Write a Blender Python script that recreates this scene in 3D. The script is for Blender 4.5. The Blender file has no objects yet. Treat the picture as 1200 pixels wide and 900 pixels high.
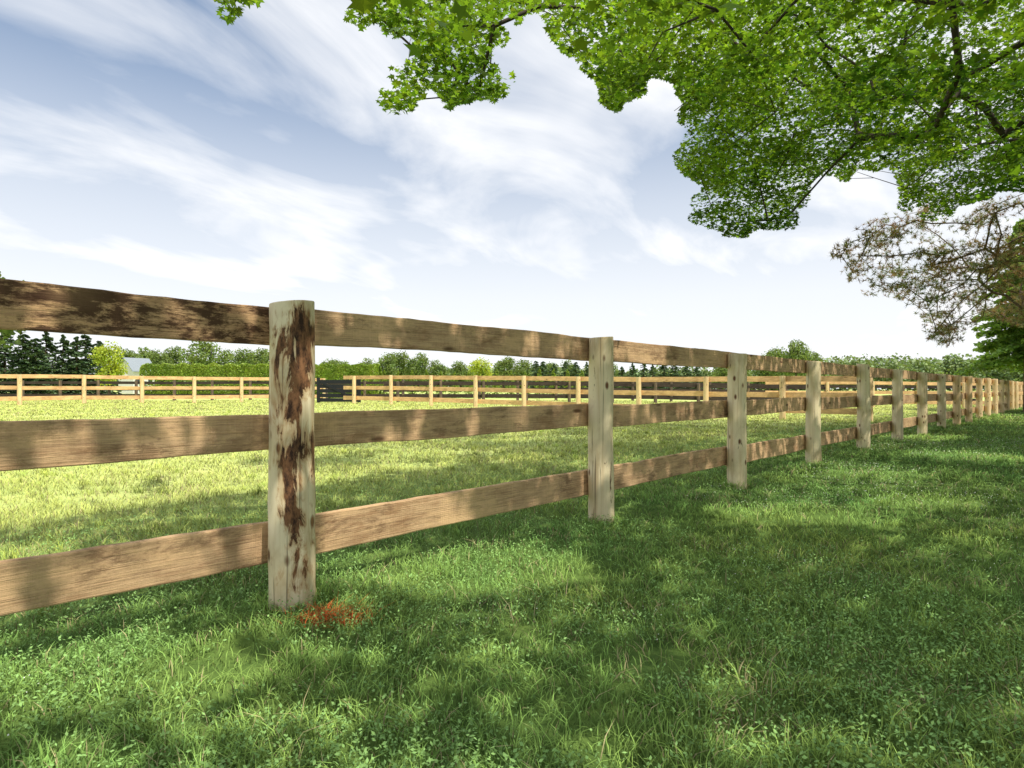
import bpy, math, random
import numpy as np
from mathutils import Vector, noise as mnoise
random.seed(7); rng=np.random.default_rng(7)
scene=bpy.context.scene
scene.view_settings.view_transform='Standard'
try: scene.view_settings.look='None'
except Exception: pass
scene.view_settings.exposure=0
COL=scene.collection
F=720.0; CH=1.01; HZ=456.0
def W(px,py,Y): return np.array([(px-600)/F*Y, Y, CH-(py-HZ)/F*Y])
def wx(px,Y): return (px-600)/F*Y
SUN_EL=math.radians(58); SH=np.array([.67,-.74]); SH/=np.linalg.norm(SH); COT=1/math.tan(SUN_EL)
FN=np.array([-.730,.683])
def sdist(x,y): return x*FN[0]+y*FN[1]-2.67
def sm(t): 
    t=np.clip(t,0,1); return t*t*(3-2*t)
def hgt(x,y):
    x=np.asarray(x,float); y=np.asarray(y,float)
    s=sdist(x,y)
    b=.012*np.sin(x*2.1+1.3*np.sin(y*1.7))+.010*np.sin(y*3.3+x*1.9)+.02*np.sin(x*.6+y*.45)
    return .27*sm((s-5)/16)+b
def pnoise(x,y,sc,seed=0):
    x=np.asarray(x)*sc+seed*17.3; y=np.asarray(y)*sc+seed*5.7
    xi=np.floor(x).astype(np.int64); yi=np.floor(y).astype(np.int64); fx=sm(x-xi); fy=sm(y-yi)
    def hsh(a,b):
        n=(a*374761393+b*668265263+seed*974634777)&0x7fffffff
        n=((n^(n>>13))*1274126177)&0x7fffffff
        return ((n^(n>>16))&0xffff)/65535.0
    return (hsh(xi,yi)*(1-fx)+hsh(xi+1,yi)*fx)*(1-fy)+(hsh(xi,yi+1)*(1-fx)+hsh(xi+1,yi+1)*fx)*fy

# ---------- mesh helpers
def mesh_np(name,verts,faces_idx,fsize,mat,col=None,smooth=False):
    me=bpy.data.meshes.new(name)
    me.vertices.add(len(verts)); me.vertices.foreach_set('co',np.ascontiguousarray(verts,dtype=np.float32).ravel())
    me.loops.add(len(faces_idx)); me.loops.foreach_set('vertex_index',np.ascontiguousarray(faces_idx,dtype=np.int32))
    me.polygons.add(len(fsize)); st=np.concatenate([[0],np.cumsum(fsize)[:-1]]).astype(np.int32)
    me.polygons.foreach_set('loop_start',st)
    try: me.polygons.foreach_set('loop_total',np.asarray(fsize,dtype=np.int32))
    except Exception: pass
    if smooth: me.polygons.foreach_set('use_smooth',np.ones(len(fsize),dtype=bool))
    me.update(calc_edges=True); me.validate()
    if col is not None:
        a=me.color_attributes.new('Col','FLOAT_COLOR','POINT')
        c=np.ones((len(verts),4),dtype=np.float32); c[:,:3]=col; a.data.foreach_set('color',c.ravel())
    if mat: me.materials.append(mat)
    return me
def obj(name,me,parent=None,loc=(0,0,0),rot=(0,0,0)):
    o=bpy.data.objects.new(name,me); COL.objects.link(o)
    o.location=loc; o.rotation_euler=rot
    if parent is not None: o.parent=parent
    return o
def top(o,label,cat,group=None,kind=None):
    o['label']=label; o['category']=cat
    if group: o['group']=group
    if kind: o['kind']=kind
    return o
def empty(name,loc):
    e=bpy.data.objects.new(name,None); COL.objects.link(e); e.location=loc; e.empty_display_size=.3; return e

# ---------- materials
def newmat(name):
    m=bpy.data.materials.new(name); m.use_nodes=True; nt=m.node_tree; nt.nodes.clear(); return m,nt
def N(nt,t,**k):
    n=nt.nodes.new(t)
    for a,b in k.items(): setattr(n,a,b)
    return n
def ramp(nt,src,stops):
    r=N(nt,'ShaderNodeValToRGB'); e=r.color_ramp.elements
    while len(e)<len(stops): e.new(.5)
    for i,(p,c) in enumerate(stops):
        e[i].position=p; e[i].color=(c,c,c,1) if not hasattr(c,'__len__') else (*c,1)
    nt.links.new(src,r.inputs[0]); return r.outputs[0]
def noise(nt,vec,scale,detail=4,rough=.55,dist=0):
    n=N(nt,'ShaderNodeTexNoise'); n.inputs['Scale'].default_value=scale; n.inputs['Detail'].default_value=detail
    n.inputs['Roughness'].default_value=rough; n.inputs['Distortion'].default_value=dist
    if vec is not None: nt.links.new(vec,n.inputs['Vector'])
    return n.outputs['Fac']
def mix(nt,f,a,b,mode='MIX'):
    m=N(nt,'ShaderNodeMix',data_type='RGBA',blend_type=mode)
    for s,v in ((m.inputs[0],f),(m.inputs[6],a),(m.inputs[7],b)):
        if hasattr(v,'is_linked') or hasattr(v,'links'): nt.links.new(v,s)
        elif hasattr(v,'__len__'): s.default_value=(*v,1)
        else: s.default_value=v
    return m.outputs[2]
def math_(nt,op,a,b=None,clamp=False):
    m=N(nt,'ShaderNodeMath',operation=op,use_clamp=clamp)
    for i,v in enumerate((a,b)):
        if v is None: continue
        if hasattr(v,'links'): nt.links.new(v,m.inputs[i])
        else: m.inputs[i].default_value=v
    return m.outputs[0]
def mapping(nt,vec,scale=(1,1,1),rot=(0,0,0),loc=(0,0,0)):
    m=N(nt,'ShaderNodeMapping'); m.inputs['Scale'].default_value=scale; m.inputs['Rotation'].default_value=rot; m.inputs['Location'].default_value=loc
    nt.links.new(vec,m.inputs['Vector']); return m.outputs[0]
def finish(nt,color,rough=.8,bump=None,bstr=.3,bdist=.01,translucent=0,tcol=None,spec=.3,upn=0):
    p=N(nt,'ShaderNodeBsdfPrincipled'); out=N(nt,'ShaderNodeOutputMaterial')
    if hasattr(color,'links'): nt.links.new(color,p.inputs['Base Color'])
    else: p.inputs['Base Color'].default_value=(*color,1)
    p.inputs['Roughness'].default_value=rough
    p.inputs['Specular IOR Level'].default_value=spec
    if upn>0:
        ge=N(nt,'ShaderNodeNewGeometry'); a=N(nt,'ShaderNodeVectorMath',operation='SCALE'); a.inputs[3].default_value=1-upn
        nt.links.new(ge.outputs['Normal'],a.inputs[0]); b=N(nt,'ShaderNodeVectorMath',operation='ADD'); nt.links.new(a.outputs[0],b.inputs[0]); b.inputs[1].default_value=(0,0,upn)
        c=N(nt,'ShaderNodeVectorMath',operation='NORMALIZE'); nt.links.new(b.outputs[0],c.inputs[0]); nt.links.new(c.outputs[0],p.inputs['Normal'])
    if bump is not None:
        b=N(nt,'ShaderNodeBump'); b.inputs['Strength'].default_value=bstr; b.inputs['Distance'].default_value=bdist
        nt.links.new(bump,b.inputs['Height']); nt.links.new(b.outputs[0],p.inputs['Normal'])
    if translucent>0:
        t=N(nt,'ShaderNodeBsdfTranslucent'); 
        tc=tcol if tcol is not None else color
        if hasattr(tc,'links'): nt.links.new(tc,t.inputs[0])
        else: t.inputs[0].default_value=(*tc,1)
        mx=N(nt,'ShaderNodeMixShader'); mx.inputs[0].default_value=translucent
        nt.links.new(p.outputs[0],mx.inputs[1]); nt.links.new(t.outputs[0],mx.inputs[2]); nt.links.new(mx.outputs[0],out.inputs[0])
    else: nt.links.new(p.outputs[0],out.inputs[0])
def objrand(nt):
    tc=N(nt,'ShaderNodeTexCoord'); oi=N(nt,'ShaderNodeObjectInfo')
    s=math_(nt,'MULTIPLY',oi.outputs['Random'],57.0)
    v=N(nt,'ShaderNodeVectorMath',operation='ADD'); nt.links.new(tc.outputs['Object'],v.inputs[0])
    c=N(nt,'ShaderNodeCombineXYZ'); 
    for i in range(3): nt.links.new(s,c.inputs[i])
    nt.links.new(c.outputs[0],v.inputs[1])
    return v.outputs[0],tc.outputs['Object'],oi.outputs['Random']

def wood_board_mat(name,light,mid,dark,stain=.5,lo=.50,wide=.42):
    m,nt=newmat(name); v,raw,rnd=objrand(nt)
    g=noise(nt,mapping(nt,v,(1.1,8,24)),1.0,7,.66,1.4)
    c=ramp(nt,g,[(.32,mid),(.47,light),(.55,mid),(.66,light)])
    fine=noise(nt,mapping(nt,v,(3,30,190)),1.0,4,.7)
    c=mix(nt,ramp(nt,fine,[(.33,.65),(.52,0)]),c,dark)
    saw=noise(nt,mapping(nt,v,(95,3,3),(0,.15,0)),1.0,3,.6)
    c=mix(nt,ramp(nt,saw,[(.48,0),(.76,.22)]),c,light)
    pat=noise(nt,mapping(nt,v,(2.6,2,6)),1.0,8,.74)
    c=mix(nt,ramp(nt,pat,[(.46,0),(.60,.7)]),c,(light[0]*1.22,light[1]*1.2,light[2]*1.12))
    c=mix(nt,ramp(nt,pat,[(.36,.55),(.45,0)]),c,(mid[0]*.70,mid[1]*.60,mid[2]*.54))
    st=noise(nt,mapping(nt,v,(3.4,3,10)),1.0,9,.78,.25)
    st2=noise(nt,mapping(nt,v,(.8,1,1.2)),1.0,2,.5)
    sf=math_(nt,'MULTIPLY',ramp(nt,st,[(lo-.01,0),(lo+.07,1)]),ramp(nt,st2,[(wide,0),(wide+.12,1)]))
    sf=math_(nt,'MULTIPLY',sf,stain)
    c=mix(nt,sf,c,dark)
    vo=N(nt,'ShaderNodeTexVoronoi'); vo.inputs['Scale'].default_value=1; nt.links.new(mapping(nt,v,(1.7,4,6)),vo.inputs['Vector'])
    k=ramp(nt,vo.outputs['Distance'],[(.05,.9),(.12,0)])
    c=mix(nt,k,c,(dark[0]*.7,dark[1]*.6,dark[2]*.6))
    hsv=N(nt,'ShaderNodeHueSaturation'); nt.links.new(c,hsv.inputs['Color'])
    nt.links.new(math_(nt,'ADD',math_(nt,'MULTIPLY',rnd,.22),.89),hsv.inputs['Value'])
    finish(nt,hsv.outputs[0],.85,math_(nt,'ADD',g,math_(nt,'ADD',fine,saw)),.6,.008,spec=.15)
    return m
M_board=wood_board_mat('rough_sawn_oak',(.60,.405,.24),(.46,.29,.165),(.15,.085,.048),.6,.53)
M_board_top=wood_board_mat('stained_sawn_oak',(.50,.32,.18),(.37,.22,.12),(.065,.033,.02),.95,.47,.26)
M_board_tan=wood_board_mat('sunlit_tan_lumber',(.72,.47,.25),(.62,.38,.18),(.22,.13,.07),.3)  # warm tan holds the sunlit look in the board colour
M_board_dark=wood_board_mat('weathered_dark_lumber',(.06,.045,.038),(.04,.03,.025),(.02,.015,.012),.5)

def post_mat(name,base,base2,bark_amt,special=False):
    m,nt=newmat(name); v,raw,rnd=objrand(nt)
    g=noise(nt,mapping(nt,v,(22,22,1.2)),1.0,6,.6,.6)
    c=ramp(nt,g,[(.3,base2),(.55,base)])
    bl=noise(nt,mapping(nt,v,(5,5,2)),1.0,5,.7,.4)
    c=mix(nt,ramp(nt,bl,[(.5,0),(.68,.5)]),c,(.42,.28,.13))
    crack=noise(nt,mapping(nt,v,(60,60,.9)),1.0,2,.5,.5)
    c=mix(nt,ramp(nt,crack,[(.30,.7),(.36,0)]),c,(.10,.06,.035))
    vo=N(nt,'ShaderNodeTexVoronoi'); vo.inputs['Scale'].default_value=1; nt.links.new(mapping(nt,v,(11,11,5.5)),vo.inputs['Vector'])
    c=mix(nt,ramp(nt,vo.outputs['Distance'],[(.10,1),(.20,0)]),c,(.15,.07,.035))
    bk=noise(nt,mapping(nt,v,(13,13,3.4)),1.0,8,.72,1.2)
    if special:
        sp=N(nt,'ShaderNodeSeparateXYZ'); nt.links.new(raw,sp.inputs[0])
        wob=noise(nt,mapping(nt,raw,(0.01,0.01,3.0)),1.0,3,.6)
        u=math_(nt,'SUBTRACT',sp.outputs[0],math_(nt,'ADD',math_(nt,'MULTIPLY',wob,.16),-.060))
        d=math_(nt,'ABSOLUTE',u)
        band=math_(nt,'SUBTRACT',1.0,math_(nt,'MULTIPLY',d,14.0))
        gap=noise(nt,mapping(nt,raw,(3,3,4.6),(0,0,0),(0,0,2.7)),1.0,3,.6)
        low=math_(nt,'MINIMUM',math_(nt,'MULTIPLY',math_(nt,'SUBTRACT',sp.outputs[2],.62),.22),math_(nt,'MULTIPLY',math_(nt,'SUBTRACT',1.315,sp.outputs[2]),1.2))
        low=math_(nt,'MINIMUM',low,.05)
        f=math_(nt,'ADD',math_(nt,'ADD',math_(nt,'MULTIPLY',band,.15),low),math_(nt,'ADD',bk,math_(nt,'MULTIPLY',math_(nt,'SUBTRACT',gap,.5),.6)))
        bf=ramp(nt,f,[(.575,0),(.60,1)])
        rim=ramp(nt,f,[(.48,0),(.57,.7)])
        c=mix(nt,rim,c,(.42,.23,.10))
    else:
        bf=ramp(nt,bk,[(.66-.1*bark_amt,0),(.70-.1*bark_amt,1)])
    bc=ramp(nt,noise(nt,mapping(nt,v,(30,30,11)),1.0,6,.75),[(.40,(.036,.018,.012)),(.60,(.25,.12,.058))])
    c=mix(nt,bf,c,bc)
    finish(nt,c,.75,math_(nt,'ADD',g,math_(nt,'MULTIPLY',bf,.8)),.5,.006,spec=.2)
    return m
M_post=post_mat('peeled_cedar_post',(.77,.65,.43),(.61,.47,.28),.35)
M_post1=post_mat('peeled_post_with_bark_strip',(.80,.69,.48),(.63,.50,.31),.8,True)
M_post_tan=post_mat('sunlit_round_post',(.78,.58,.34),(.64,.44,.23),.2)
M_post_dark=post_mat('weathered_post',(.12,.09,.07),(.07,.055,.045),.3)

def leafmat(name,dark,light,tr=.4,sc=1.5,rough=.5,tmul=1.6):
    m,nt=newmat(name); at=N(nt,'ShaderNodeAttribute',attribute_name='Col')
    tc=N(nt,'ShaderNodeTexCoord')
    n=noise(nt,tc.outputs['Object'],sc,3,.6)
    b=mix(nt,ramp(nt,n,[(.38,0),(.62,1)]),dark,light)
    c=mix(nt,1.0,b,at.outputs['Color'],'MULTIPLY')
    t=mix(nt,1.0,c,(tmul*1.05,tmul,tmul*.45),'MULTIPLY')
    finish(nt,c,rough,translucent=tr,tcol=t,spec=.25); return m
def attrmat(name,tr=.35,rough=.7,tmul=(1.3,1.25,.7),spec=.2,upn=0):
    m,nt=newmat(name); at=N(nt,'ShaderNodeAttribute',attribute_name='Col')
    t=mix(nt,1.0,at.outputs['Color'],tmul,'MULTIPLY')
    finish(nt,at.outputs['Color'],rough,translucent=tr,tcol=t,spec=spec,upn=upn); return m
M_maple=leafmat('maple_leaf',(.032,.085,.010),(.105,.19,.018),.52,.55,.45,2.35)
M_grass=attrmat('grass_blade',.2,.75,(1.3,1.25,.7),.12,.6)
M_decid=leafmat('deciduous_foliage',(.11,.185,.06),(.18,.26,.08),.3,.4)
M_bright=leafmat('young_bright_foliage',(.26,.37,.05),(.38,.47,.08),.4,.4)
M_spruce=leafmat('spruce_foliage',(.055,.11,.055),(.10,.165,.08),.2,.8)
M_spruce2=leafmat('brightened_spruce_foliage',(.17,.30,.08),(.26,.41,.11),.4,.8)  # greens raised so the shaded side of the near spruces looks lit
M_hedge=leafmat('cedar_hedge_foliage',(.17,.28,.05),(.27,.39,.07),.3,.9)
M_pine=leafmat('pine_needles',(.29,.20,.14),(.25,.24,.145),.4,.7,.6,1.25)
def barkmat(name,a,b):
    m,nt=newmat(name); tc=N(nt,'ShaderNodeTexCoord')
    n=noise(nt,mapping(nt,tc.outputs['Object'],(14,14,3)),1,6,.65)
    finish(nt,ramp(nt,n,[(.35,a),(.65,b)]),.9,n,.6,.02); return m
M_bark=barkmat('maple_bark',(.03,.022,.018),(.085,.065,.05))
M_pinebark=barkmat('pine_bark',(.08,.05,.035),(.2,.14,.1))
def flat(name,c,rough=.8,sc=6,var=.2):
    m,nt=newmat(name); tc=N(nt,'ShaderNodeTexCoord'); n=noise(nt,tc.outputs['Object'],sc,4)
    cc=ramp(nt,n,[(.3,tuple(x*(1-var) for x in c)),(.7,c)]); finish(nt,cc,rough,n,.2,.01); return m
M_wall=flat('white_siding',(.68,.68,.66)); M_roof=flat('grey_metal_roof',(.28,.32,.37)); M_glass=flat('dark_window',(.04,.05,.06),.3)
M_gate=flat('black_painted_boards',(.012,.014,.018),.6); M_door=flat('grey_door',(.2,.2,.22))

# ---------- ground
def axis(lo,hi,step0,grow):
    a=[0.0]; s=step0
    while a[-1]<hi: a.append(a[-1]+s); s*=grow
    b=[0.0]; s=step0
    while b[-1]>lo: b.append(b[-1]-s); s*=grow
    return np.array(sorted(set(a+b)))
gx=axis(-900,900,.12,1.035); gy=axis(-300,1400,.12,1.033)
X,Yg=np.meshgrid(gx,gy); V=np.stack([X,Yg,hgt(X,Yg)],-1).reshape(-1,3)
nx=len(gx); ny=len(gy); i=np.arange((nx-1)*(ny-1)); r=i//(nx-1); c=i%(nx-1); a=r*nx+c
fi=np.stack([a,a+1,a+nx+1,a+nx],-1).ravel()
m,nt=newmat('meadow_ground'); tc=N(nt,'ShaderNodeTexCoord'); P=tc.outputs['Object']
sp=N(nt,'ShaderNodeSeparateXYZ'); nt.links.new(P,sp.inputs[0])
s_=math_(nt,'SUBTRACT',math_(nt,'ADD',math_(nt,'MULTIPLY',sp.outputs[0],float(FN[0])),math_(nt,'MULTIPLY',sp.outputs[1],float(FN[1]))),2.67)
n1=noise(nt,P,3.0,6,.65); n2=noise(nt,P,.35,5,.6); n3=noise(nt,P,28,4,.7)
lawn=mix(nt,ramp(nt,n1,[(.35,0),(.65,1)]),(.08,.14,.035),(.15,.23,.055))
lawn=mix(nt,ramp(nt,n3,[(.6,0),(.8,.5)]),lawn,(.20,.16,.08))
field=mix(nt,ramp(nt,n2,[(.35,0),(.65,1)]),(.46,.555,.17),(.58,.61,.23))
field=mix(nt,ramp(nt,n1,[(.4,0),(.7,.5)]),field,(.38,.51,.14))
sf=math_(nt,'MULTIPLY',math_(nt,'SUBTRACT',s_,.5),.25,True)
finish(nt,mix(nt,sf,lawn,field),.95,n3,.5,.03,spec=.1)
g=obj('ground',mesh_np('ground',V,fi,np.full(len(a),4),m,smooth=True)); g['kind']='structure'; g['label']='green lawn and sunny pasture meadow ground'; g['category']='ground'

# ---------- grass
def rays(n,y0,y1,expo,spread=.92,pad=.7):
    k=2-expo
    u=rng.random(n); Yv=(y0**k+u*(y1**k-y0**k))**(1/k)
    Xv=(rng.random(n)*2-1)*(spread*Yv+pad); return Xv,Yv
def blades(Xv,Yv,hv,wv,col,lean=.55,z=None):
    n=len(Xv); z=hgt(Xv,Yv)-.004
    th=rng.random(n)*2*np.pi; d=np.stack([np.cos(th),np.sin(th)],-1); 
    ph=rng.random(n)*2*np.pi; l=np.stack([np.cos(ph),np.sin(ph)],-1)*(hv*lean*rng.random(n))[:,None]
    base=np.stack([Xv,Yv,z],-1)
    v=np.zeros((n,5,3))
    w2=(wv/2)[:,None]
    v[:,0]=base; v[:,0,:2]-=d*w2; v[:,1]=base; v[:,1,:2]+=d*w2
    mid=base.copy(); mid[:,:2]+=l*.35; mid[:,2]+=hv*.62
    v[:,2]=mid; v[:,2,:2]-=d*w2*.8; v[:,3]=mid; v[:,3,:2]+=d*w2*.8
    v[:,4]=base; v[:,4,:2]+=l; v[:,4,2]+=hv*.95
    ix=(np.arange(n)*5)[:,None]; f=np.concatenate([ix+[0,1,3,2],ix+[2,3,4]],1)
    fs=np.tile([4,3],n)
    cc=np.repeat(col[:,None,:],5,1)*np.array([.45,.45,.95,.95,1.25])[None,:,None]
    return v.reshape(-1,3),f.ravel(),fs,cc.reshape(-1,3)
n=350000
Xv,Yv=rays(n,1.15,40,1.6)
s=sdist(Xv,Yv); d1=pnoise(Xv,Yv,2.2,1); d2=pnoise(Xv,Yv,7,2); d3=pnoise(Xv,Yv,.7,3)
bare=pnoise(Xv,Yv,1.6,4)*.6+pnoise(Xv,Yv,5,5)*.4
keep=rng.random(n)<np.clip(.35+1.1*d2,0,1)*np.where((bare>.72)&(s<0),.45,1)
Xv,Yv,s,d1,d2,d3,bare=[q[keep] for q in (Xv,Yv,s,d1,d2,d3,bare)]; n=len(Xv)
hv=(.022+.062*d1*d2+.034*rng.random(n))*(1+.6*(rng.random(n)<.04))
wv=np.maximum(.0026+.0024*rng.random(n),.0011*Yv)
gcol=np.array([.29,.455,.115])+(d3[:,None]-.5)*np.array([.13,.06,.0])+(d1[:,None]-.5)*np.array([.08,.03,0])
gcol=gcol*(.45+1.1*rng.random(n))[:,None]
fm=sm((s-.3)/3.0)[:,None]
gcol=gcol*(1-fm)+np.array([.63,.71,.21])*(.75+.5*rng.random(n))[:,None]*fm
dead=rng.random(n)<np.clip(.05+.20*(bare>.66)+.04*(s>2),0,1)
gcol[dead]=np.array([.56,.48,.27])*(.5+.8*rng.random(dead.sum()))[:,None]
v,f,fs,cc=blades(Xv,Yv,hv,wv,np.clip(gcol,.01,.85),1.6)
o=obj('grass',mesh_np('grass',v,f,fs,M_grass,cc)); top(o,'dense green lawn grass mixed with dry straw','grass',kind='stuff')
n=420; Xt,Yt=rays(n,1.5,22,1.3); per=28
pk=np.arange(0,12); pa_=rng.random((12,9))*6.283; bx=(-1.011+1.685*pk)[:,None]+np.cos(pa_)*.13; by=(2.831+1.80*pk)[:,None]+np.sin(pa_)*.13
Xt=np.concatenate([Xt,bx.ravel()]); Yt=np.concatenate([Yt,by.ravel()]); n=len(Xt)
Xv=np.repeat(Xt,per)+rng.normal(0,.028,n*per); Yv=np.repeat(Yt,per)+rng.normal(0,.028,n*per)
hv=np.repeat(.05+.06*rng.random(n),per)*(.6+.5*rng.random(n*per)); wv=np.maximum(.0035,.0009*Yv)+0*hv
col=np.repeat(np.array([[.24,.41,.10]])*(.8+.6*rng.random((n,1)))+np.array([.06,.03,0])*rng.random((n,1)),per,0)
s=sdist(Xv,Yv); col=np.where((s>1)[:,None],col*np.array([1.8,1.4,1.3]),col)
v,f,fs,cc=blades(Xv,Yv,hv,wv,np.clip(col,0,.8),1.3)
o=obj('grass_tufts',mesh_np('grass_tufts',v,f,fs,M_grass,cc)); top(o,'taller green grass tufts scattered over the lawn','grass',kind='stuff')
def quads(cen,ax1,ax2,col):
    n=len(cen); v=np.stack([cen-ax1,cen-ax2*.8,cen+ax1,cen+ax2*.8],1).reshape(-1,3)
    return v,np.arange(4*n),np.full(n,4),np.repeat(col,4,0)
def randaxes(n,size,tilt=.6):
    nr=rng.normal(0,tilt,(n,3)); nr[:,2]=1; nr/=np.linalg.norm(nr,axis=1)[:,None]
    a=rng.normal(0,1,(n,3)); u=np.cross(nr,a); u/=np.linalg.norm(u,axis=1)[:,None]; w=np.cross(nr,u)
    return u*size[:,None],w*size[:,None]
n=280000; Xv,Yv=rays(n,1.2,16,1.5); q=pnoise(Xv,Yv,1.1,8)*.5+pnoise(Xv,Yv,4,9)*.5
k=(rng.random(n)<np.clip((q-.25)*3,0,1))&(sdist(Xv,Yv)<2.5); Xv,Yv,q=Xv[k],Yv[k],q[k]; n=len(Xv)
sz=np.maximum(.0035+.0055*rng.random(n),.0011*Yv); u,w=randaxes(n,sz,.6)
zz_=rng.random(n); cen=np.stack([Xv,Yv,hgt(Xv,Yv)+.01+.085*zz_*(.3+q)],-1)
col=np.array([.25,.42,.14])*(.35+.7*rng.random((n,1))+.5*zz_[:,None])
v,f,fs,cc=quads(cen,u,w*.7,col)
o=obj('ground_weeds',mesh_np('ground_weeds',v,f,fs,M_grass,cc)); top(o,'small leafy weeds growing through the lawn','weeds',kind='stuff')
n=30000; Xv,Yv=rays(n,1.2,12,1.2); q=pnoise(Xv,Yv,1.3,11)
k=(rng.random(n)<np.clip((q-.42)*3+.06,0,1)*np.where(Xv>-.2,1,.35))&(sdist(Xv,Yv)<0); Xv,Yv=Xv[k],Yv[k]; n=len(Xv)
sz=np.maximum(.0018+.0018*rng.random(n),.0009*Yv); u,w=randaxes(n,sz,.5)
cen=np.stack([Xv,Yv,hgt(Xv,Yv)+.05+.05*rng.random(n)],-1)
v,f,fs,cc=quads(cen,u,w,np.where(rng.random((n,1))<.6,[[.78,.81,.75]],[[.58,.65,.40]]))
o=obj('white_wildflowers',mesh_np('white_wildflowers',v,f,fs,M_grass,cc)); top(o,'tiny white chickweed flowers dotted in the lawn','wildflowers',kind='stuff')
n=360; Xv=-.765+rng.normal(0,.075,n); Yv=2.62+rng.normal(0,.04,n)
col=np.array([.95,.20,.06])*(.5+.6*rng.random((n,1)))+np.array([0,.08,.03])*rng.random((n,1))
v,f,fs,cc=blades(Xv,Yv,.032+.045*rng.random(n),np.full(n,.0036),np.clip(col,0,.95),2.6)
b=np.array([-.8,2.62,0.0])
o=obj('dead_weed',mesh_np('dead_weed',v-b,f,fs,M_grass,cc),loc=b); top(o,'rusty orange dead weed at foot of fence post','plant')

# ---------- fences
def post_mesh(H,r,mat,slant=0.0,seed=0,seg=32,rings=26,depth=.25):
    vs=[];fs=[]
    rr=random.Random(seed)
    bend=[rr.uniform(-.012,.012),rr.uniform(-.012,.012)]
    for k in range(rings+1):
        t=k/rings; z=-depth+(H+depth)*t
        tap=r*(1.05-.10*t)
        for j in range(seg):
            a=2*math.pi*j/seg
            zn=min(z,H-.02)
            nn=mnoise.noise(Vector((math.cos(a)*1.3+seed*3.1,math.sin(a)*1.3,zn*2.2)))*.07+mnoise.noise(Vector((math.cos(a)*3+seed,math.sin(a)*3,zn*7)))*.03
            R=tap*(1+nn); zz=z
            if k==rings: R*=.975
            x=math.cos(a)*R+bend[0]*math.sin(t*3); y=math.sin(a)*R+bend[1]*math.sin(t*3)
            if k==rings: zz=z+slant*x
            if k==rings-1: zz=H-.004+slant*x
            vs.append((x,y,zz))
    for k in range(rings):
        for j in range(seg):
            fs.append((k*seg+j,k*seg+(j+1)%seg,(k+1)*seg+(j+1)%seg,(k+1)*seg+j))
    fs.append(tuple(rings*seg+j for j in range(seg)))
    me=bpy.data.meshes.new('post'); me.from_pydata(vs,[],fs); me.update()
    for p in me.polygons: p.use_smooth=len(p.vertices)==4
    lim=(rings-1)*seg
    for ed in me.edges:
        a,b=ed.vertices
        if a>=lim and b>=lim and abs(a-b)!=seg: ed.use_edge_sharp=True
    me.materials.append(mat); return me
def board_mesh(L,wd,th,mat,seed=0,n=30,wane=.004):
    prof=[(-.5,-.47),(-.42,-.5),(.42,-.5),(.5,-.47),(.5,.47),(.42,.5),(-.42,.5),(-.5,.47)]
    vs=[];fs=[]
    for k in range(n+1):
        x=-L/2+L*k/n
        up=mnoise.noise(Vector((x*1.5,seed*7.7,0)))*wane*2+mnoise.noise(Vector((x*9,seed*7.7,3)))*wane*.9
        dn=mnoise.noise(Vector((x*1.5,seed*7.7,9)))*wane*2+mnoise.noise(Vector((x*9,seed*7.7,6)))*wane*.7
        bow=mnoise.noise(Vector((x*.5,seed*3.3,5)))*.008
        for (py,pz) in prof:
            vs.append((x,py*th+bow,pz*wd+(up if pz>0 else dn)))
    m=len(prof)
    for k in range(n):
        for j in range(m): fs.append((k*m+j,k*m+(j+1)%m,(k+1)*m+(j+1)%m,(k+1)*m+j))
    fs.append(tuple(range(m-1,-1,-1))); fs.append(tuple(n*m+j for j in range(m)))
    me=bpy.data.meshes.new('board'); me.from_pydata(vs,[],fs); me.update(); me.materials.append(mat); return me
ZB=[(1.222,1.397),(.716,.890),(.200,.392)]
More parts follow.
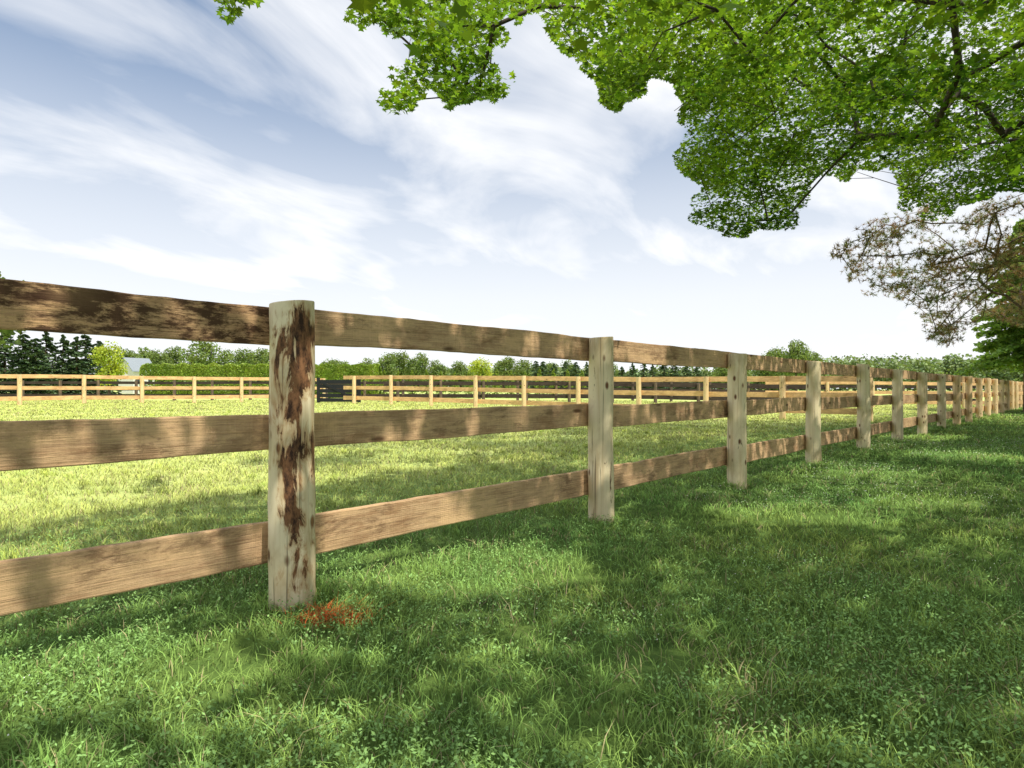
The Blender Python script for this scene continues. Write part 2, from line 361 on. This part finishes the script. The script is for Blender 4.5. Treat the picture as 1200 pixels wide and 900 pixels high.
def fence(name,label,p0,step,n0,n1,side,mpost,mboard,H=1.4,r=.098,zb=ZB,special=None,seed=0,jit=1.0,group=None,lod=1,every=2,phase=0):
    p0=np.array(p0,float); step=np.array(step,float)
    q=p0+step*n0; e=empty(name,(q[0],q[1],float(hgt(*q)))); eo=np.array(e.location)
    top(e,label,'fence',group)
    rr=random.Random(seed); dirv=step/np.linalg.norm(step); ang=math.atan2(dirv[1],dirv[0])
    nrm=np.array([-dirv[1],dirv[0]])*side
    seg,rings=(32,26) if lod==0 else (14,8)
    pools={}
    for k in range(n0,n1+1):
        p=p0+step*k; z=float(hgt(*p))*(1 if lod else .3)
        hh=H+rr.uniform(-.015,.012)*jit
        if special is not None and k==special:
            me=post_mesh(H,r*1.02,M_post1,.10,99,64,60); rot=math.atan2(.336,.94)
        else:
            mp=M_post_tan if (special is not None and k>=8) else mpost  # far posts of the lawn fence take the warmer sunlit colour
            pool=pools.setdefault(mp.name,[])
            if len(pool)<5: pool.append(post_mesh(hh,r*rr.uniform(.9,1.0),mp,rr.uniform(-.12,.12),seed*50+k,seg,rings)); me=pool[-1]
            else: me=rr.choice(pool)
            rot=rr.uniform(0,6.28) 
        obj('post',me,e,np.array([p[0],p[1],z])-eo,(0,0,rot))
    for lev,(za,zz) in enumerate(zb):
        k=n0+((lev+phase)%every if every>1 else 0)
        cuts=[n0-.35]+list(range(k if k>n0 else k+every,n1,every))+[n1+.04]
        for a,b in zip(cuts[:-1],cuts[1:]):
            pa=p0+step*a+nrm*(r+.019); pb=p0+step*b+nrm*(r+.019)
            L=np.linalg.norm(pb-pa)-.008
            ha=float(hgt(*pa)) if lod else 0; hb=float(hgt(*pb)) if lod else 0
            ja=rr.uniform(-.009,.009)*jit; jb=rr.uniform(-.009,.009)*jit
            zm=(za+zz)/2+(ha+hb+ja+jb)/2; pit=math.atan2(hb-ha+jb-ja,L)
            mb=mboard
            if mboard is M_board and lev==0 and a<0: mb=M_board_top
            if mboard is M_board and a>=8: mb=M_board_tan  # far boards swap to tan, sunlight painted into their colour
            me=board_mesh(L,zz-za,.036,mb,seed*91+lev*37+int(a*10),60 if lod==0 else 6,.005)
            c=(pa+pb)/2
            obj('board',me,e,np.array([c[0],c[1],zm])-eo,(0,-pit,ang))
    return e
fence('wooden_fence','three board wooden fence with peeled round posts along lawn',(-1.011,2.831),(1.685,1.80),-1,26,1,M_post,M_board,special=0,seed=1,lod=0,phase=1)
L0=np.array([wx(23,28.1),28.1]); L4=np.array([wx(283,34.6),34.6]); 
fence('wooden_fence','sunlit tan three board fence across the pasture',L0,(L4-L0)/4,-5,6,1,M_post_tan,M_board_tan,seed=2)
R0=np.array([wx(458,29.0),29.0]); R7=np.array([wx(917,19.95),19.95])
fence('wooden_fence','tan three board fence joining the long lawn fence',R0,(R7-R0)/7,-1,8,1,M_post_tan,M_board_tan,seed=3)
ZD=[(1.06,1.23),(.66,.83),(.26,.43)]
fence('wooden_fence','dark weathered board fence beyond the pasture lane',(-46,39.5),(2.44,-.02),0,31,1,M_post_dark,M_board_dark,H=1.3,zb=ZD,seed=4)
fence('wooden_fence','short dark board fence beyond the joining fence',(-6.5,35.0),(2.44,-.02),0,10,1,M_post_dark,M_board_dark,H=1.2,zb=[(.95,1.12),(.60,.76),(.24,.40)],seed=8)
fence('wooden_fence','tan board fence running out across distant field',(14.5,33),(2.44,.0),0,24,1,M_post_tan,M_board_tan,seed=6,r=.085)

# ---------- gate
def box(name,size,mat,parent,loc,rot=(0,0,0)):
    me=bpy.data.meshes.new(name); x,y,z=[q/2 for q in size]
    vs=[(sx*x,sy*y,sz*z) for sx in(-1,1) for sy in(-1,1) for sz in(-1,1)]
    me.from_pydata(vs,[],[(0,1,3,2),(4,6,7,5),(0,4,5,1),(2,3,7,6),(0,2,6,4),(1,5,7,3)]); me.materials.append(mat)
    o=obj(name,me,parent,loc,rot); 
    bv=o.modifiers.new('b','BEVEL'); bv.width=min(size)*.12; bv.segments=2
    return o
gp=np.array([wx(397,31.6),31.6]); e=empty('farm_gate',(gp[0],gp[1],float(hgt(*gp)))); top(e,'black board gate standing in the pasture fence','gate')
for xx in (-1.05,1.05): box('gate_stile',(.16,.07,1.3),M_gate,e,(xx,0,.67))
for k in range(5): box('gate_rail',(1.935,.04,.19),M_gate,e,(0,0,.18+.235*k))
box('gate_brace',(2.1,.03,.12),M_gate,e,(0,-.04,.65),(0,.46,0))

# ---------- houses
def house(name,label,px,Y,wd,dp,hw,hr,rot):
    x=wx(px,Y); z=float(hgt(x,Y)); e=empty(name,(x,Y,z)); e.rotation_euler=(0,0,rot); top(e,label,'house')
    me=bpy.data.meshes.new('wall'); a,b=wd/2,dp/2
    vs=[(-a,-b,0),(a,-b,0),(a,b,0),(-a,b,0),(-a,-b,hw),(a,-b,hw),(a,b,hw),(-a,b,hw),(-a,0,hw+hr),(a,0,hw+hr)]
    me.from_pydata(vs,[],[(0,1,5,4),(2,3,7,6),(1,2,6,9,5),(3,0,4,8,7)]); me.materials.append(M_wall); obj('wall',me,e)
    me=bpy.data.meshes.new('roof'); o_=.35; k=hr/b
    vs=[]
    for t in (0.02,.2):
        vs+=[(-a-o_,-b-o_,hw-o_*k+t),(a+o_,-b-o_,hw-o_*k+t),(a+o_,0,hw+hr+t),(-a-o_,0,hw+hr+t),(-a-o_,b+o_,hw-o_*k+t),(a+o_,b+o_,hw-o_*k+t)]
    me.from_pydata(vs,[],[(0,3,2,1),(3,4,5,2),(6,7,8,9),(9,8,11,10),(0,1,7,6),(4,10,11,5),(0,6,9,3),(3,9,10,4),(1,2,8,7),(2,5,11,8)]); me.materials.append(M_roof); obj('roof',me,e)
    for xx in (-wd*.3,wd*.3): box('window',(.7,.06,.9),M_glass,e,(xx,-b-.02,hw*.6))
    box('door',(.9,.06,2.0),M_door,e,(0,-b-.02,1.0))
house('farm_house','small white house with grey gable roof behind hedge',160,100,3.6,3.6,3.8,1.8,1.15)
house('farm_house','low white outbuilding with grey roof among trees',108,125,3.6,5,3.4,1.2,-.2)

# ---------- tubes / branches
def tubes(p0,p1,r0,r1,seg=6):
    d=p1-p0; L=np.linalg.norm(d,axis=1); ok=L>1e-4; p0,p1,r0,r1,d,L=p0[ok],p1[ok],r0[ok],r1[ok],d[ok],L[ok]
    d=d/L[:,None]; up=np.tile([0.,0.,1.],(len(d),1)); up[np.abs(d[:,2])>.95]=[1,0,0]
    u=np.cross(d,up); u/=np.linalg.norm(u,axis=1)[:,None]; w=np.cross(d,u)
    a=np.arange(seg)*2*np.pi/seg; n=len(d)
    ring=u[:,None,:]*np.cos(a)[None,:,None]+w[:,None,:]*np.sin(a)[None,:,None]
    A=p0[:,None]+ring*r0[:,None,None]; B=p1[:,None]+ring*r1[:,None,None]
    v=np.concatenate([A,B],1).reshape(-1,3)
    j=np.arange(seg); q=np.stack([j,(j+1)%seg,(j+1)%seg+seg,j+seg],-1)
    f=(np.arange(n)*2*seg)[:,None,None]+q[None]
    return v,f.reshape(-1),np.full(n*seg,4)
GN={}
def grow(roots,clumps,axis,r0=.006,ex=.52,step=.7,wob=.10):
    nodes=[np.array(p,float) for p in roots]; par=[-1]+list(range(len(roots)-1)); leafn=[0]*len(roots)
    order=np.argsort(np.linalg.norm(clumps[:,:2]-axis[None,:2],axis=1))
    arr=np.zeros((60000,3)); arr[:len(nodes)]=nodes; cnt=len(nodes)
    for i_ in order:
        c=clumps[i_]; d=arr[:cnt]-c
        hd=np.linalg.norm(arr[:cnt,:2]-axis[:2],axis=1); hc=np.linalg.norm(c[:2]-axis[:2])
        cost=np.linalg.norm(d,axis=1)+np.maximum(0,hd-hc+.15)*3
        b=int(np.argmin(cost)); L=np.linalg.norm(c-arr[b]); ns=max(1,int(L/step)); prev=b
        for t in range(1,ns+1):
            p=arr[b]+(c-arr[b])*t/ns
            if t<ns: p=p+rng.normal(0,wob,3)*[1,1,.8]+np.array([0,0,.10*L*math.sin(math.pi*t/ns)])
            arr[cnt]=p; par.append(prev); leafn.append(0); prev=cnt; cnt+=1
        leafn[prev]+=1
    arr=arr[:cnt]; par=np.array(par); w=np.array(leafn,float)
    for k in range(cnt-1,0,-1):
        if par[k]>=0: w[par[k]]+=w[k]
    w=np.maximum(w,.6); rad=r0*w**ex
    k=np.arange(len(roots),cnt)
    GN['thin']=np.concatenate([arr[k][rad[k]<.03],(.5*(arr[k]+arr[par[k]]))[rad[k]<.03]])
    return tubes(arr[par[k]],arr[k],np.minimum(rad[par[k]],rad[k]*1.6+.002),rad[k])
LEAF=np.array([(0,-.3),(.36,-.34),(.22,-.06),(.52,.16),(.17,.2),(0,.6),(-.17,.2),(-.52,.16),(-.22,-.06),(-.36,-.34)])
def leaves(cen,size,tilt=.6,colv=.35,shape=LEAF):
    n=len(cen); u,w=randaxes(n,size,tilt); k=len(shape)
    nr=np.cross(u,w); nr/=np.linalg.norm(nr,axis=1)[:,None]
    v=cen[:,None]+u[:,None]*shape[None,:,0,None]+w[:,None]*shape[None,:,1,None]
    v-= (nr*size[:,None])[:,None]*(np.abs(shape[:,0])*.25)[None,:,None]
    col=np.repeat((1-colv+2*colv*rng.random((n,1)))*np.array([1,1,1])+np.array([.25,.05,0])*rng.random((n,1)),k,0)
    return v.reshape(-1,3),np.arange(n*k),np.full(n,k),col
def proj(p): return np.stack([600+F*p[:,0]/np.maximum(p[:,1],.01),HZ-F*(p[:,2]-CH)/np.maximum(p[:,1],.01)],-1)
def inpoly(pt,poly):
    poly=np.array(poly,float); x,y=pt[:,0],pt[:,1]; ins=np.zeros(len(pt),bool); j=len(poly)-1
    for i in range(len(poly)):
        xi,yi=poly[i]; xj,yj=poly[j]
        c=((yi>y)!=(yj>y))&(x<(xj-xi)*(y-yi)/(yj-yi+1e-9)+xi); ins^=c; j=i
    return ins
CAN=[(400,-400),(408,12),(440,33),(468,28),(485,55),(455,92),(444,116),(462,132),(500,108),(530,122),(585,124),(598,98),(572,62),(592,25),(640,14),(655,50),(688,75),(700,98),(720,125),(745,118),(762,92),(790,88),(800,130),(786,185),(800,203),(828,212),(812,250),(842,282),(905,274),(940,266),(938,240),(962,215),(1040,206),(1060,240),(1105,262),(1160,232),(1500,250),(1500,-400)]
SPRIG=[(242,-400),(252,8),(268,16),(286,15),(300,5),(305,-400)]
def visible(p): 
    q=proj(p); return (p[:,1]>.3)&(q[:,0]>-30)&(q[:,0]<1230)&(q[:,1]>-25)
def allowed(p,poly): 
    q=proj(p)
    if poly is CAN:
        q=q+np.stack([12*(pnoise(q[:,0],q[:,1],.06,41)-.5)*2,12*(pnoise(q[:,0],q[:,1],.06,42)-.5)*2],-1)
    r=(~visible(p))|inpoly(q,poly)
    if poly is CAN: r|=inpoly(q,SPRIG)&(p[:,1]>.3)
    return r
LIT=[(-.38,3.42,.72,.46),(-1.36,2.22,.42,.28),(2.17,4.95,.6,.38),(3.66,5.5,.5,.33),(6.7,8.9,.9,.6),(-3.2,3.6,.5,.35),(.35,6.1,.5,.38),(4.6,7.4,.4,.3),(8.5,13,1.0,.8)]
def litd(p):
    g=p[:,:2]-SH[None]*(p[:,2:3]*COT); wob=.4*(pnoise(g[:,0],g[:,1],5.0,31)-.5); r=np.full(len(p),9.)
    for (x,y,a,b) in LIT: r=np.minimum(r,((g[:,0]-x)/a)**2+((g[:,1]-y)/b)**2+wob)
    return g,r
def sunkeep(p):
    g,r=litd(p)
    drop=np.where(r<1.15,.997,0)
    s=sdist(g[:,0],g[:,1])+1.8*(pnoise(g[:,0],g[:,1],.5,21)-.5)
    vis=visible(p)
    drop=np.where((s>2.9)&~vis,.99,drop); drop=np.where((s>4.8)&vis,np.maximum(drop,.25),drop)
    return rng.random(len(p))>drop
def crown(cands,nper,sr,sz):
    off=rng.normal(0,1,(len(cands)*nper,3))*[sr,sr,sz]
    off[:,2]-=.35*np.hypot(off[:,0],off[:,1])**1.3
    cen=np.repeat(cands,nper,0)+off
    k=allowed(cen,CAN)&sunkeep(cen); return cen[k]
def maple(label,trunk,center,radii,ncl,nvis,nhid,seed,extra=None,zlo=3.2):
    c=[];
    while sum(map(len,c))<ncl:
        p=rng.uniform(-1,1,(4000,3)); r=np.linalg.norm(p,axis=1); p=p[(r<1)&(r>.45)]
        p=p*radii+center
        hr=np.linalg.norm((p[:,:2]-center[:2])/radii[:2],axis=1)
        p=p[(p[:,2]>zlo+.6*(1-hr))]
        p=p[allowed(p,CAN)]
        p=p[(litd(p)[1]>1.2)|visible(p)]
        p=p[rng.random(len(p))<np.where(visible(p),1,.5)]
        c.append(p)
    cl=np.concatenate(c)[:ncl]
    if extra is not None: cl=np.concatenate([cl,extra])
    tz=np.linspace(2.2,6.5,6); roots=np.stack([trunk[0]+.1*np.sin(tz),trunk[1]+.1*np.cos(tz*1.3),tz],-1)
    base=np.array([trunk[0],trunk[1],float(hgt(*trunk))]); e=empty('maple_tree',base); top(e,label,'tree')
    rs=np.concatenate([[[trunk[0],trunk[1],base[2]-.2],[trunk[0],trunk[1],base[2]+.3]],roots]); rad=np.array([.48,.36,.33,.31,.28,.22,.16,.1])
    v,f,fs=tubes(rs[:-1],rs[1:],rad[:-1],rad[1:],16)
    v2,f2,fs2=grow(roots,cl,np.array(trunk),.0040,.49,.45,.07)
    thin=GN['thin']; thin=thin[visible(thin)]
    V=np.concatenate([v,v2])-base; FI=np.concatenate([f,f2+len(v)]); FS=np.concatenate([fs,fs2])
    obj('trunk',mesh_np('trunk',V,FI,FS,M_bark,smooth=True),e)
    vis=visible(cl)|(visible(cl+np.array([0,0,-.6])))
    A=crown(cl[vis],nvis,.34,.06); B=crown(cl[~vis],nhid,.62,.25)
    T=np.repeat(thin,10,0)+rng.normal(0,1,(len(thin)*10,3))*[.13,.13,.08]; A=np.concatenate([A,T[allowed(T,CAN)]])
    lc=np.concatenate([A,B]); size=np.concatenate([.056+.036*rng.random(len(A)),.14+.05*rng.random(len(B))])
    v,f,fs,col=leaves(lc,size,.45,.5)
    obj('crown',mesh_np('crown',v-base,f,fs,M_maple,col),e)
ex=np.array([W(275,2,4.6),W(268,-8,4.6),W(283,-12,4.6),W(262,-20,4.5),W(285,-60,4.7),W(330,-90,4.9),W(380,-110,5.1),W(430,-90,5.4),W(470,-60,5.8),W(470,118,6.2),W(455,114,6.0),W(520,114,6.3),W(560,110,6.4),W(540,90,6.4),W(520,60,6.4),W(540,30,6.5),W(450,25,6.3),W(430,8,6.1),W(500,70,6.4),W(850,262,8.7),W(900,258,8.6),W(925,252,8.5),W(835,245,8.8),W(820,205,8.9)]+[W(a,b,7.2+.01*abs(a-600)) for a,b in [(620,5),(680,60),(730,105),(770,80),(790,130),(800,180),(840,200),(880,230),(1000,200),(1100,245),(1060,220),(1180,225)]])
maple('mature maple tree with bright green overhanging leafy limbs',(8.2,5.2),np.array([7.2,5.6,6.6]),np.array([10.5,11,4.4]),1300,240,50,1,ex)
maple('spreading green maple tree shading the lawn',(17.5,8.8),np.array([17,9.5,7.2]),np.array([8,8,4.6]),430,180,50,2)

# ---------- pine with hanging branches
PINE=[(970,294),(985,285),(1012,262),(1060,240),(1230,225),(1230,395),(1160,372),(1118,408),(1088,402),(1078,372),(1045,348),(1012,346),(985,318)]
tr=np.array([15.8,16.0]); c=[]
while sum(map(len,c))<250:
    p=rng.uniform(-1,1,(3000,3))*[7.6,7.6,5.0]+[tr[0],tr[1],6.8]
    hr=np.hypot(p[:,0]-tr[0],p[:,1]-tr[1]); p=p[(hr<7.6-.55*np.maximum(0,p[:,2]-4))&(hr>1.0)]
    p=p[allowed(p,PINE)]; p=p[rng.random(len(p))<np.where(visible(p),1,.2)]; c.append(p)
cl=np.concatenate(c)[:250]
cl=np.concatenate([cl,np.array([W(a,b,13.6+.4*(k%3)) for k,(a,b) in enumerate([(975,297),(995,285),(1010,300),(1000,320),(1030,330),(1045,300),(1060,335),(1085,350),(1095,390),(1110,395),(1020,275),(1130,350),(1080,300),(1110,320)])])])
base=np.array([tr[0],tr[1],0.]); e=empty('pine_tree',base); top(e,'old pine tree with sparse brownish drooping branches','tree')
tz=np.linspace(1.5,12,10); roots=np.stack([tr[0]+0*tz,tr[1]+0*tz,tz],-1)
rs=np.concatenate([[[tr[0],tr[1],-.2]],roots]); rad=np.linspace(.3,.05,11)
v,f,fs=tubes(rs[:-1],rs[1:],rad[:-1],rad[1:],14); v2,f2,fs2=grow(roots,cl,tr,.007,.42,.4,.08)
obj('trunk',mesh_np('trunk',np.concatenate([v,v2])-base,np.concatenate([f,f2+len(v)]),np.concatenate([fs,fs2]),M_pinebark,smooth=True),e)
tf=np.repeat(cl,19,0)+rng.normal(0,1,(len(cl)*19,3))*[.24,.24,.08]; 
th=GN['thin']; tf=np.concatenate([tf,np.repeat(th,2,0)+rng.normal(0,.05,(len(th)*2,3))]); tf=tf[allowed(tf,PINE)]
nn=14; cen=np.repeat(tf,nn,0); d=rng.normal(0,1,(len(cen),3)); d[:,2]+=.3; d/=np.linalg.norm(d,axis=1)[:,None]
sd=np.cross(d,rng.normal(0,1,d.shape)); sd/=np.linalg.norm(sd,axis=1)[:,None]
v=np.stack([cen-sd*.0075,cen+sd*.0075,cen+d*(.09+.05*rng.random((len(d),1)))],1).reshape(-1,3)
tint=np.where(rng.random((len(tf),1))<.5,[[1.0,.82,.72]],[[.78,1.05,.78]])*(.7+.6*rng.random((len(tf),1)))
obj('crown',mesh_np('crown',v-base,np.arange(len(v)),np.full(len(cen),3),M_pine,np.repeat(tint,nn*3,0)),e)

# ---------- generic far trees
OV=np.array([(-.5,-.2),(0,-.5),(.5,-.15),(.35,.4),(-.3,.45)])
def decid_mesh(seed,mat,H=10.,Wd=8.,nb=26,per=130):
    global rng
    keep=rng; rng=np.random.default_rng(seed)
    p=rng.normal(0,1,(nb,3)); p/=np.linalg.norm(p,axis=1)[:,None]; p*=(.45+.5*rng.random((nb,1)))
    c=p*[Wd/2*.75,Wd/2*.75,H*.36]+[0,0,H*.60]
    rr=(.13+.09*rng.random(nb))*Wd
    d=rng.normal(0,1,(nb*per,3)); d/=np.linalg.norm(d,axis=1)[:,None]
    cen=np.repeat(c,per,0)+d*(np.repeat(rr,per)*(.55+.6*rng.random(nb*per)))[:,None]
    v,f,fs,col=leaves(cen,.035*H*(.6+.7*rng.random(len(cen))),1.0,.4,OV)
    cm=mesh_np('crown',v,f,fs,mat,col)
    roots=np.array([[0,0,z] for z in np.linspace(H*.15,H*.6,5)]); rs=np.concatenate([[[0,0,-.3]],roots]); rad=np.linspace(.035*H,.012*H,6)
    a=tubes(rs[:-1],rs[1:],rad[:-1],rad[1:],8); b=grow(roots,c,np.zeros(2),.012*H*.5,.45,H*.12,.05*H*.3)
    tm=mesh_np('trunk',np.concatenate([a[0],b[0]]),np.concatenate([a[1],b[1]+len(a[0])]),np.concatenate([a[2],b[2]]),M_bark)
    rng=keep; return tm,cm
def spruce_mesh(seed,mat,H=10.,Wd=4.6,n=3600,bot=.03,ex=.85):
    global rng
    keep=rng; rng=np.random.default_rng(seed)
    nb=150; t=rng.random(nb)**1.25*(1-bot)+bot; az=rng.random(nb)*6.283; ln=Wd/2*(1-t)**ex*(.7+.45*rng.random(nb))+.12
    per=n//nb; n=per*nb; k=np.repeat(np.arange(nb),per); u=rng.random(n)**.7
    rad=ln[k]*u; a=az[k]+rng.normal(0,.16,n)*(1.2-u*.6)
    z=t[k]*H-rad*.30+rng.normal(0,.05,n)*H*.12
    cen=np.stack([np.cos(a)*rad,np.sin(a)*rad,np.maximum(z,.05)],-1)
    v,f,fs,col=leaves(cen,(.03 if n<8000 else .016)*H*(.6+.7*rng.random(n)),.7,.45,OV)
    cm=mesh_np('crown',v,f,fs,mat,col)
    rs=np.array([[0,0,-.3],[0,0,H*.5],[0,0,H*.97]]); rad=np.array([.02,.012,.003])*H
    a=tubes(rs[:-1],rs[1:],rad[:-1],rad[1:],8); tm=mesh_np('trunk',a[0],a[1],a[2],M_pinebark)
    rng=keep; return tm,cm
DEC=[decid_mesh(100+i,M_decid) for i in range(4)]; BR=[decid_mesh(200,M_bright,10,8,20,120)]
SP=[spruce_mesh(300+i,M_spruce,10,6.5,5400,.03,.6) for i in range(3)]; SPB=[spruce_mesh(320,M_spruce2,10,6.4,36000,.29,.6)]
def tree(kind,px,topy,Y,label,group=None,wf=1.0):
    x=wx(px,Y); z=float(hgt(x,Y)); H=CH+(HZ-topy)*Y/F-z
    src={'d':DEC,'b':BR,'s':SP,'S':SPB}[kind]; tm,cm=src[random.randrange(len(src))]
    e=empty({'d':'deciduous_tree','b':'deciduous_tree','s':'spruce_tree','S':'spruce_tree'}[kind],(x,Y,z)); top(e,label,'tree',group)
    s=H/10.; sc=(s*wf,s*wf,s); r=random.random()*6.28
    for nme,me in (('trunk',tm),('crown',cm)):
        o=obj(nme,me,e,(0,0,0),(0,0,r)); o.scale=sc
G1='spruces beside the paddock'
for px,t in [(-40,378),(-18,384),(6,388),(28,391),(42,396),(54,389),(74,393),(90,395),(100,392),(116,400)]:
    tree('s',px,t,62+random.uniform(-4,4),'dark blue green spruce tree beyond the pasture fence',G1,1.2)
tree('d',-34,303,52,'tall leafy green tree beside the spruces')
tree('b',128,397,58,'young bright yellow green tree beside the spruces',wf=.8)
G2='leafy trees beyond the fields'
for px,t,Y,w in [(188,410,140,.9),(203,406,150,.8),(236,398,125,1.0),(262,411,150,1),(285,410,140,1),(303,408,160,1.1),(148,408,130,1),(168,404,150,1),(325,408,150,1),(350,414,150,1),(385,420,150,1.1),(405,424,130,1),(428,418,150,1),(455,415,160,1),(468,412,170,.9),(490,411,160,.9),(512,420,160,1.1),(540,424,170,1.2),(590,418,160,1),(612,422,160,1.1),(640,424,170,1.2),(668,420,170,.9),(715,426,180,1.2),(845,424,190,1.1),(870,422,190,1),(900,414,190,1),(916,407,170,.9),(933,398,150,.75),(950,412,190,1)]:
    tree('d',px,t,Y,'distant green leafy tree beyond the fields',G2,w)
tree('b',564,417,140,'rounded bright green tree beyond the fields',wf=1.1)
G3='row of distant spruces'
for px in range(625,832,13):
    tree('s',px+random.uniform(-4,4),random.uniform(422,431),150,'dark spruce in a distant windbreak row',G3,1.1)
tree('S',1204,255,27,'dense dark green spruce with low branches',wf=1.0)
tree('S',1300,200,24,'dense dark green spruce with low branches')
# woods
def woods(name,label,px0,px1,Y,top0,n,mat,var=6):
    cs=[]; 
    for k in range(n):
        px=px0+(px1-px0)*(k+random.random())/n; y=Y*random.uniform(.93,1.15); H=CH+(HZ-top0-random.uniform(-var,var))*y/F
        c=np.array([wx(px,y),y,H*.5]); d=rng.normal(0,1,(380,3)); d/=np.linalg.norm(d,axis=1)[:,None]
        cs.append(c+d*(.4+.65*rng.random((380,1)))*[H*.36,H*.36,H*.5])
    cen=np.concatenate(cs); cen[:,2]=np.maximum(cen[:,2],.3); v,f,fs,col=leaves(cen,Y*.0042*(.6+.7*rng.random(len(cen))),1.,.3,OV)
    b=np.array([wx((px0+px1)/2,Y),Y,0.]); o=obj(name,mesh_np(name,v-b,f,fs,mat,col),loc=b); top(o,label,'woods',kind='stuff')
M_wood=leafmat('hazy_woodland_foliage',(.14,.22,.095),(.20,.29,.12),.2,.05)
woods('distant_woods','hazy green woodland edge beyond the fields',960,1420,260,418,110,M_wood,4)
woods('distant_woods','low hazy treeline along the horizon',-400,970,330,432,270,M_wood,4)
# hedge
n=60000; px=rng.random(n); xx=wx(168,50)+px*(wx(445,50)-wx(168,50)); th=rng.random(n)*6.283
bump=.20*np.abs(np.sin(xx*2.4))*(.8+.2*np.sin(xx*5.1)); Hh=2.85+bump
cy=np.sign(np.cos(th))*np.abs(np.cos(th))**.55; cz=np.sign(np.sin(th))*np.abs(np.sin(th))**.55
cen=np.stack([xx,50+cy*(.45+.2*np.abs(np.sin(xx*2.4))),.35+(Hh-.35)*.5*(1+cz)+rng.normal(0,.04,n)],-1)
v,f,fs,col=leaves(cen,.12*(.6+.8*rng.random(n)),1.,.45,OV); b=np.array([wx(305,50),50,float(hgt(wx(305,50),50))])
o=obj('cedar_hedge',mesh_np('cedar_hedge',v-b,f,fs,M_hedge,col),loc=b); top(o,'clipped bright green cedar hedge behind the pasture fence','hedge')
CD=spruce_mesh(400,M_hedge,10,6,3000)
for k in range(16):
    x=wx(450,50)+k*1.15; e=empty('cedar_shrub',(x,50,.27)); top(e,'young green cedar shrub in a planted row','shrub','young cedars in a row')
    H=random.uniform(2.1,2.5)
    for nme,me in (('trunk',CD[0]),('crown',CD[1])):
        q=obj(nme,me,e,(0,0,0),(0,0,k*1.7)); q.scale=(H/10,H/10,H/10)

# ---------- world, sun, camera
w=bpy.data.worlds.new('World'); scene.world=w; w.use_nodes=True; nt=w.node_tree; nt.nodes.clear()
sky=N(nt,'ShaderNodeTexSky',sky_type='NISHITA'); sky.sun_disc=False; sky.sun_elevation=SUN_EL; sky.sun_rotation=math.atan2(SH[0],SH[1])
tc=N(nt,'ShaderNodeTexCoord'); sp=N(nt,'ShaderNodeSeparateXYZ'); nt.links.new(tc.outputs['Generated'],sp.inputs[0])
zz=math_(nt,'ADD',math_(nt,'MAXIMUM',sp.outputs[2],0.0),.26)
cb=N(nt,'ShaderNodeCombineXYZ'); nt.links.new(math_(nt,'DIVIDE',sp.outputs[0],zz),cb.inputs[0]); nt.links.new(math_(nt,'DIVIDE',sp.outputs[1],zz),cb.inputs[1])
rotv=mapping(nt,cb.outputs[0],(1,1,1),(0,0,math.radians(-50)))
pv=mapping(nt,rotv,(1.2,2.4,1),(0,0,0),(2.3,.9,0))
cn=noise(nt,pv,1.0,10,.57,.7); cn2=noise(nt,mapping(nt,rotv,(.9,1.2,1),(0,0,0),(3.1,7.2,0)),1.3,4,.5,.3)
cl=ramp(nt,math_(nt,'ADD',math_(nt,'MULTIPLY',cn,.48),math_(nt,'MULTIPLY',cn2,.52)),[(.38,.05),(.47,.52),(.58,1.0)])
hz=ramp(nt,sp.outputs[2],[(0.0,.94),(.14,.80),(.28,.50),(.46,0.0)])
fac=math_(nt,'MAXIMUM',cl,hz)
blue=mix(nt,.22,sky.outputs[0],(4.0,5.9,8.8))
col=mix(nt,fac,blue,(8.9,9.0,9.2))
bg=N(nt,'ShaderNodeBackground'); bg.inputs['Strength'].default_value=.12; nt.links.new(col,bg.inputs[0])
out=N(nt,'ShaderNodeOutputWorld'); nt.links.new(bg.outputs[0],out.inputs[0])
sun=bpy.data.lights.new('sun','SUN'); sun.energy=5.0; sun.angle=math.radians(.5); sun.color=(1,.94,.80)
so=bpy.data.objects.new('sun',sun); COL.objects.link(so)
sv=Vector((SH[0]*math.cos(SUN_EL),SH[1]*math.cos(SUN_EL),math.sin(SUN_EL))); so.rotation_euler=(-sv).to_track_quat('-Z','Y').to_euler(); so.location=(20,-20,40)
cam=bpy.data.cameras.new('camera'); co=bpy.data.objects.new('camera',cam); COL.objects.link(co); scene.camera=co
co.location=(0,0,CH); co.rotation_euler=(math.pi/2,0,0); cam.sensor_width=36; cam.lens=36*F/1200; cam.shift_y=6/1200; cam.clip_start=.05; cam.clip_end=3000
